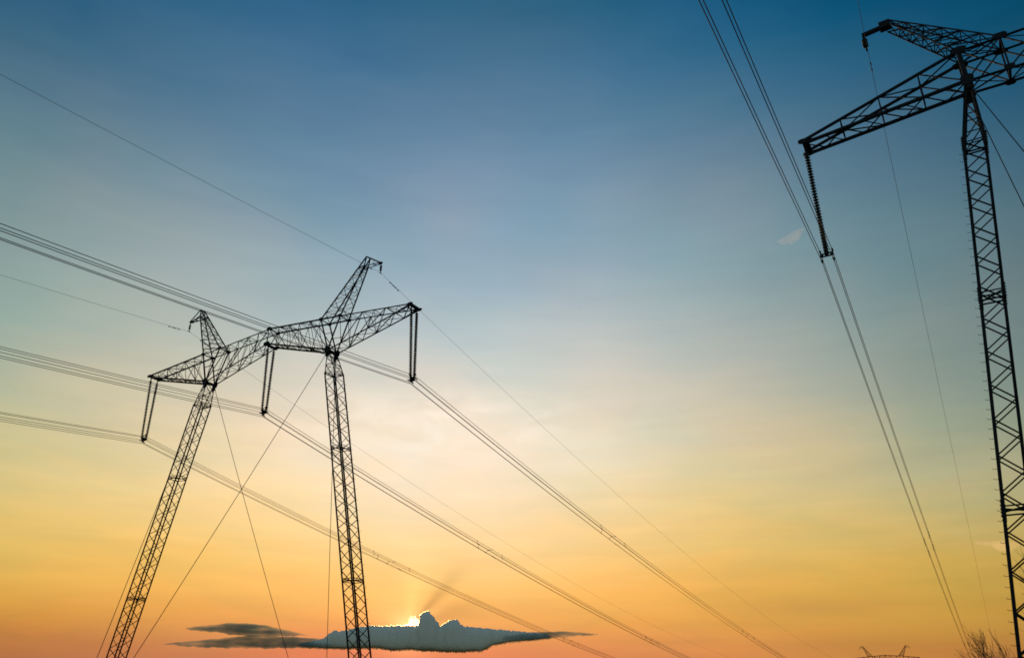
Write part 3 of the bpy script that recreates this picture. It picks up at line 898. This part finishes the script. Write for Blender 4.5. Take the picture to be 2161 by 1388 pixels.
bare_tree("bushy leafless tree spreading its twigs left of the near pylon's mast", at_azel(30.8, 55), 7.0, 11, (-.9, 0, .5), [10, 7, 5], .58, .0065)
bare_tree("taller leafless tree with fine pale twigs behind the near pylon's mast", at_azel(31.9, 66), 11.6, 23, (-.25, 0, .3), [11, 8, 5], .55, .0065)

# ------------------------------------------------------------------ cloud bank in front of the sun
CD = 9000.0
def vapour(name, colr, dens, aniso, grain=None, lo=.30, hi=.56):
    m = bpy.data.materials.new(name)
    m.use_nodes = True
    nt = m.node_tree; nt.nodes.clear()
    o = nt.nodes.new('ShaderNodeOutputMaterial')
    v = nt.nodes.new('ShaderNodeVolumePrincipled')
    v.inputs['Color'].default_value = colr + (1,)
    v.inputs['Density'].default_value = dens
    v.inputs['Anisotropy'].default_value = aniso
    nt.links.new(v.outputs[0], o.inputs['Volume'])
    if grain:
        n = Nodes(nt)
        tc_ = n.new('ShaderNodeTexCoord')
        mp = n.new('ShaderNodeMapping'); mp.inputs['Scale'].default_value = grain
        n.link(tc_.outputs['Object'], mp.inputs['Vector'])
        z = n.new('ShaderNodeTexNoise'); z.inputs['Scale'].default_value = 1.0; z.inputs['Detail'].default_value = 3
        n.link(mp.outputs[0], z.inputs['Vector'])
        n.link(n.mrange(z.outputs['Fac'], lo, hi, 0, dens, 'SMOOTHSTEP'), v.inputs['Density'])
    return m
def dense_cloud(name, base, radius=25.0):
    """Thick cloud: an opaque matte surface with a soft billowy bump."""
    m = bpy.data.materials.new(name)
    m.use_nodes = True
    n = Nodes(m.node_tree)
    p = m.node_tree.nodes['Principled BSDF']
    p.inputs['Base Color'].default_value = base + (1,)
    p.inputs['Roughness'].default_value = 1.0
    p.inputs['Specular IOR Level'].default_value = 0.0
    tc_ = n.new('ShaderNodeTexCoord')
    mp = n.new('ShaderNodeMapping'); mp.inputs['Scale'].default_value = (.012, .012, .02)
    n.link(tc_.outputs['Object'], mp.inputs['Vector'])
    z = n.new('ShaderNodeTexNoise'); z.inputs['Scale'].default_value = 1.0; z.inputs['Detail'].default_value = 5
    n.link(mp.outputs[0], z.inputs['Vector'])
    bp = n.new('ShaderNodeBump'); bp.inputs['Strength'].default_value = .10; bp.inputs['Distance'].default_value = radius
    n.link(z.outputs['Fac'], bp.inputs['Height']); n.link(bp.outputs[0], p.inputs['Normal'])
    return m
THICK = dense_cloud("dense_cloud", (.95, .93, .80), 22.0)
FRINGE = vapour("sunlit_fringe_vapour", (.26, .22, .15), .0040, .93)
THIN = vapour("thin_cloud", (.20, .33, .33), .0062, .2, (.0035, .0035, .022))
PINK = vapour("pink_wisp", (1.0, .90, .80), .00045, .6, (.0025, .0025, .004), .15, .75)
PEACH = vapour("peach_wisp", (1.0, .90, .80), .0015, .6, (.0025, .0025, .004), .15, .70)
WISP = vapour("bright_wisp", (1.0, .92, .78), .0055, .80, (.03, .03, .03), .36, .62)
def cloud(label, centre, top, bot, puffs, depth, seed, mat, step, rough, swell=0.0, parent=None, drop=0.0, part="sunlit_fringe"):
    """Closed lumpy body swept along its length at cloud distance. top, bot: outlines as (azimuth, elevation) in degrees; puffs: round heads
    (azimuth, elevation, radius across, radius up) that swell out of the top."""
    rr = random.Random(seed)
    base = direction(centre, 0) * CD
    puffs = list(puffs)
    a0, a1 = top[0][0], top[-1][0]
    def f(line, a):
        if a <= line[0][0]: return line[0][1]
        for (p0, e0), (p1, e1) in zip(line, line[1:]):
            if a <= p1:
                return e0 + (e1 - e0) * (a - p0) / max(1e-6, p1 - p0)
        return line[-1][1]
    if step < .01:
        for _ in range(int((a1 - a0) / .035)):
            a = rr.uniform(a0 + .1, a1 - .1)
            r = rr.uniform(.02, .075)
            puffs.append((a, f(top, a) + rr.uniform(-.4, .25) * r, r, r))
        for (pa, pe, pr, pv) in list(puffs[:20]):
            for _ in range(5):
                th = rr.uniform(.1, 3.0); q = rr.uniform(.18, .34)
                puffs.append((pa + math.cos(th) * pr * .85, pe + math.sin(th) * pv * .85, pr * q, pv * q))
    m = MB()
    n = int((a1 - a0) / step)
    nr = 40
    vs, fs = [], []
    ph = [rr.uniform(0, 6.28) for _ in range(12)]
    tops, bots = [], []
    for i in range(n + 1):
        a = a0 + (a1 - a0) * i / n
        t, b = f(top, a), f(bot, a)
        for pa, pe, pr, pv in puffs:
            x = (a - pa) / pr
            if abs(x) < 1:
                t = max(t, pe + pv * math.sqrt(1 - x * x))
        edge = max(0, min(1, (a - a0) / .25, (a1 - a) / .25))
        t += rough * edge * sum(math.sin(a * fq + p_) / k for k, (fq, p_) in enumerate(zip((23, 41, 67, 103, 151) if step < .01 else (5, 9, 14, 21), ph), 1)) * .5
        b += rough * edge * (1.6 * math.sin(a * 5 + ph[8]) + 1.2 * math.sin(a * (21 if step < .01 else 11) + ph[6]) + (.8 * math.sin(a * 53 + ph[5]) if step < .01 else 0))
        tops.append(t); bots.append(b)
    def smooth(v, w):
        h = max(1, int(w / ((a1 - a0) / n)))
        for _ in range(2):
            v = [sum(v[max(0, i - h):i + h + 1]) / len(v[max(0, i - h):i + h + 1]) for i in range(len(v))]
        return v
    if mat is THICK or parent:
        tops = smooth(tops, .017)
    ts, bs = smooth(tops, .12), smooth(bots, .12)
    for i in range(n + 1):
        a = a0 + (a1 - a0) * i / n
        d = direction(a, 0)
        hh = max(.003, (ts[i] - bs[i]) / 2); mid = (ts[i] + bs[i]) / 2
        for k in range(nr):
            th = 2 * math.pi * k / nr
            s_ = math.sin(th)
            e = mid + hh * s_ + (tops[i] - ts[i] + swell * math.exp(-((a - SUN_AZ - .3) / 2.0) ** 2) * (.35 + .9 * abs(math.sin(a * 13 + ph[3]) * math.sin(a * 37 + ph[4])))) * max(0, s_) ** 5 - drop * max(0, -s_) * (.55 + .6 * abs(math.sin(a * 6 + ph[2]) * math.sin(a * 17 + ph[1]))) + (bots[i] - bs[i]) * max(0, -s_) ** 5
            lump = 1 + .04 * math.sin(a * 7 + ph[7])
            r_ = CD + math.copysign(abs(math.cos(th)) ** (.16 if step < .01 and mat is not WISP else 1.0), math.cos(th)) * (depth * (hh / .35) ** .6 * lump + (swell + drop) * 60)
            vs.append(Vector((d.x * r_, d.y * r_, 1.6 + r_ * math.tan(R(e)))) - base)
    for i in range(n):
        for k in range(nr):
            fs.append((i * nr + k, i * nr + (k + 1) % nr, (i + 1) * nr + (k + 1) % nr, (i + 1) * nr + k))
    fs.append(tuple(range(nr - 1, -1, -1))); fs.append(tuple(range(n * nr, (n + 1) * nr)))
    m.poly(vs, fs)
    ob = m.build(part if parent else "cloud", mat, parent, True)
    if not parent:
        ob.location = base
    bm = bmesh.new(); bm.from_mesh(ob.data); bmesh.ops.recalc_face_normals(bm, faces=bm.faces); bm.to_mesh(ob.data); bm.free()
    if not parent:
        tag(ob, label, "cloud", "clouds low in the sunset sky")
    return ob
CLOUDS = [
    ('dark blue-grey cloud bank with a glowing cauliflower edge in front of the setting sun', 'thick',
     [(-13.573, 3.782), (-12.993, 3.882), (-12.468, 3.981), (-12.006, 4.135), (-11.644, 4.401), (-11.393, 4.609), (-11.113, 4.53), (-10.519, 4.66), (-10.016, 4.817), (-9.17, 4.954), (-8.554, 4.939), (-7.631, 4.989), (-6.64, 5.01), (-6.205, 5.018), (-4.643, 4.988), (-2.794, 5.017), (-2.007, 4.969), (-0.748, 4.866), (0.353, 4.789), (1.453, 4.711), (2.393, 4.6), (2.767, 4.486)],
     [(-13.563, 3.698), (-12.964, 3.628), (-12.425, 3.585), (-11.83, 3.599), (-10.87, 3.592), (-9.062, 3.659), (-8.208, 3.647), (-7.528, 3.545), (-6.613, 3.618), (-5.687, 3.576), (-4.76, 3.562), (-3.52, 3.522), (-2.591, 3.563), (-1.815, 3.601), (-1.352, 3.78), (-0.982, 3.958), (-0.422, 4.081), (0.358, 4.176), (1.14, 4.241), (1.922, 4.334), (2.767, 4.427)],
     [(-5.519, 5.59, 0.376, 0.355), (-5.674, 5.558, 0.266, 0.251), (-5.47, 5.267, 0.406, 0.383), (-5.259, 5.418, 0.345, 0.325), (-5.092, 5.215, 0.313, 0.294), (-4.867, 5.102, 0.25, 0.235), (-3.898, 5.147, 0.282, 0.265), (-3.557, 5.241, 0.267, 0.251), (-3.712, 5.209, 0.251, 0.236), (-4.176, 5.055, 0.219, 0.206), (-4.361, 4.993, 0.156, 0.147), (-3.202, 5.011, 0.188, 0.176), (-11.349, 4.466, 0.211, 0.201), (-11.635, 4.316, 0.18, 0.172), (-10.893, 4.449, 0.212, 0.201), (-10.357, 4.549, 0.182, 0.173), (-9.762, 4.708, 0.183, 0.173), (-8.948, 4.872, 0.153, 0.145), (-8.178, 4.86, 0.139, 0.131), (-7.252, 4.88, 0.139, 0.131), (-2.477, 4.904, 0.157, 0.147), (-1.942, 4.881, 0.126, 0.118), (-1.376, 4.83, 0.126, 0.117), (-0.558, 4.78, 0.126, 0.117)], 3),
    ('flat grey cloud streak, the upper of two at the left end of the dark bank', 'thin',
     [(-20.502, 4.506), (-19.885, 4.641), (-19.196, 4.724), (-18.586, 4.803), (-18.089, 4.906), (-16.941, 4.921), (-15.767, 4.849), (-14.864, 4.68), (-13.805, 4.485), (-13.045, 4.335)],
     [(-20.493, 4.451), (-19.835, 4.339), (-19.134, 4.337), (-18.565, 4.302), (-17.696, 4.193), (-16.828, 4.138), (-15.961, 4.137), (-14.802, 4.2), (-13.778, 4.258), (-13.041, 4.307)],
     [], 5),
    ('long flat grey cloud streak lying lowest, left of the dark bank', 'thin',
     [(-21.619, 3.536), (-20.963, 3.668), (-20.152, 3.75), (-19.064, 3.897), (-17.679, 4.082), (-16.553, 4.231), (-15.397, 4.267), (-14.513, 4.237), (-13.325, 4.185), (-12.126, 4.132), (-10.309, 4.033)],
     [(-21.614, 3.51), (-20.93, 3.479), (-20.098, 3.425), (-18.985, 3.406), (-17.297, 3.428), (-16.443, 3.453), (-15.578, 3.449), (-14.422, 3.507), (-13.249, 3.537), (-12.065, 3.565), (-10.282, 3.747)],
     [], 7),
    ('thin dusky cloud tail trailing off right of the dark bank', 'thin',
     [(-0.43, 4.606), (0.825, 4.764), (2.394, 4.805), (3.649, 4.841), (4.585, 4.787), (5.89, 4.673)],
     [(-0.424, 4.197), (0.827, 4.209), (2.391, 4.338), (3.642, 4.461), (4.58, 4.553), (5.888, 4.615)],
     [], 11),
    ('white-hot ragged wisp of cloud lit by the hidden sun', 'wisp',
     [(-6.824, 4.977), (-6.673, 5.038), (-6.593, 5.245), (-6.58, 5.539), (-6.494, 5.659), (-6.393, 5.543), (-6.336, 5.633), (-6.244, 5.664), (-6.141, 5.519), (-5.982, 5.463), (-5.878, 5.289), (-5.748, 5.203), (-5.613, 5.03), (-5.515, 4.943)],
     [(-6.822, 4.948), (-6.667, 4.951), (-6.446, 4.897), (-6.258, 4.871), (-6.07, 4.845), (-5.884, 4.849), (-5.697, 4.852), (-5.513, 4.914)],
     [(-6.521, 5.6, 0.078, 0.074), (-6.272, 5.605, 0.078, 0.074), (-6.074, 5.432, 0.094, 0.088)], 13),
    ('faint pink wisp of cloud beside the four near cables', 'pink',
     [(20.622, 29.874), (21.062, 29.997), (21.507, 30.149), (21.95, 30.299), (22.387, 30.416), (22.873, 30.427)],
     [(20.612, 29.812), (21.0, 29.624), (21.396, 29.499), (21.805, 29.465), (22.25, 29.646), (22.851, 30.305)],
     [], 17),
    ("small peach cloud puff beside the near pylon's mast", 'peach',
     [(29.46, 9.47), (29.772, 9.5), (30.273, 9.486), (30.764, 9.445), (31.364, 9.366), (31.706, 9.256)],
     [(29.437, 9.362), (29.725, 9.284), (30.197, 9.138), (30.634, 8.86), (31.227, 8.759), (31.658, 9.046)],
     [], 19),
]

SETTINGS = {'thick': (THICK, 170.0, .008, .006), 'thin': (THIN, 300.0, .02, .013), 'wisp': (WISP, 40.0, .008, .02), 'pink': (PINK, 150.0, .02, .03), 'peach': (PEACH, 150.0, .02, .03)}
for label, sort_, top, bot, puffs, sd_ in CLOUDS:
    mat_, depth_, step_, rough_ = SETTINGS[sort_]
    c_ = cloud(label, (top[0][0] + top[-1][0]) / 2, top, bot, puffs, depth_, sd_, mat_, step_, rough_)
    if sort_ == 'thick':
        cloud(label, (top[0][0] + top[-1][0]) / 2, top, bot, puffs, depth_, sd_, FRINGE, step_, rough_, .04, c_, -.02)
        cloud(label, (top[0][0] + top[-1][0]) / 2, top, bot, puffs, depth_, sd_, THIN, step_, rough_, -.06, c_, .10, "vapour_edge")
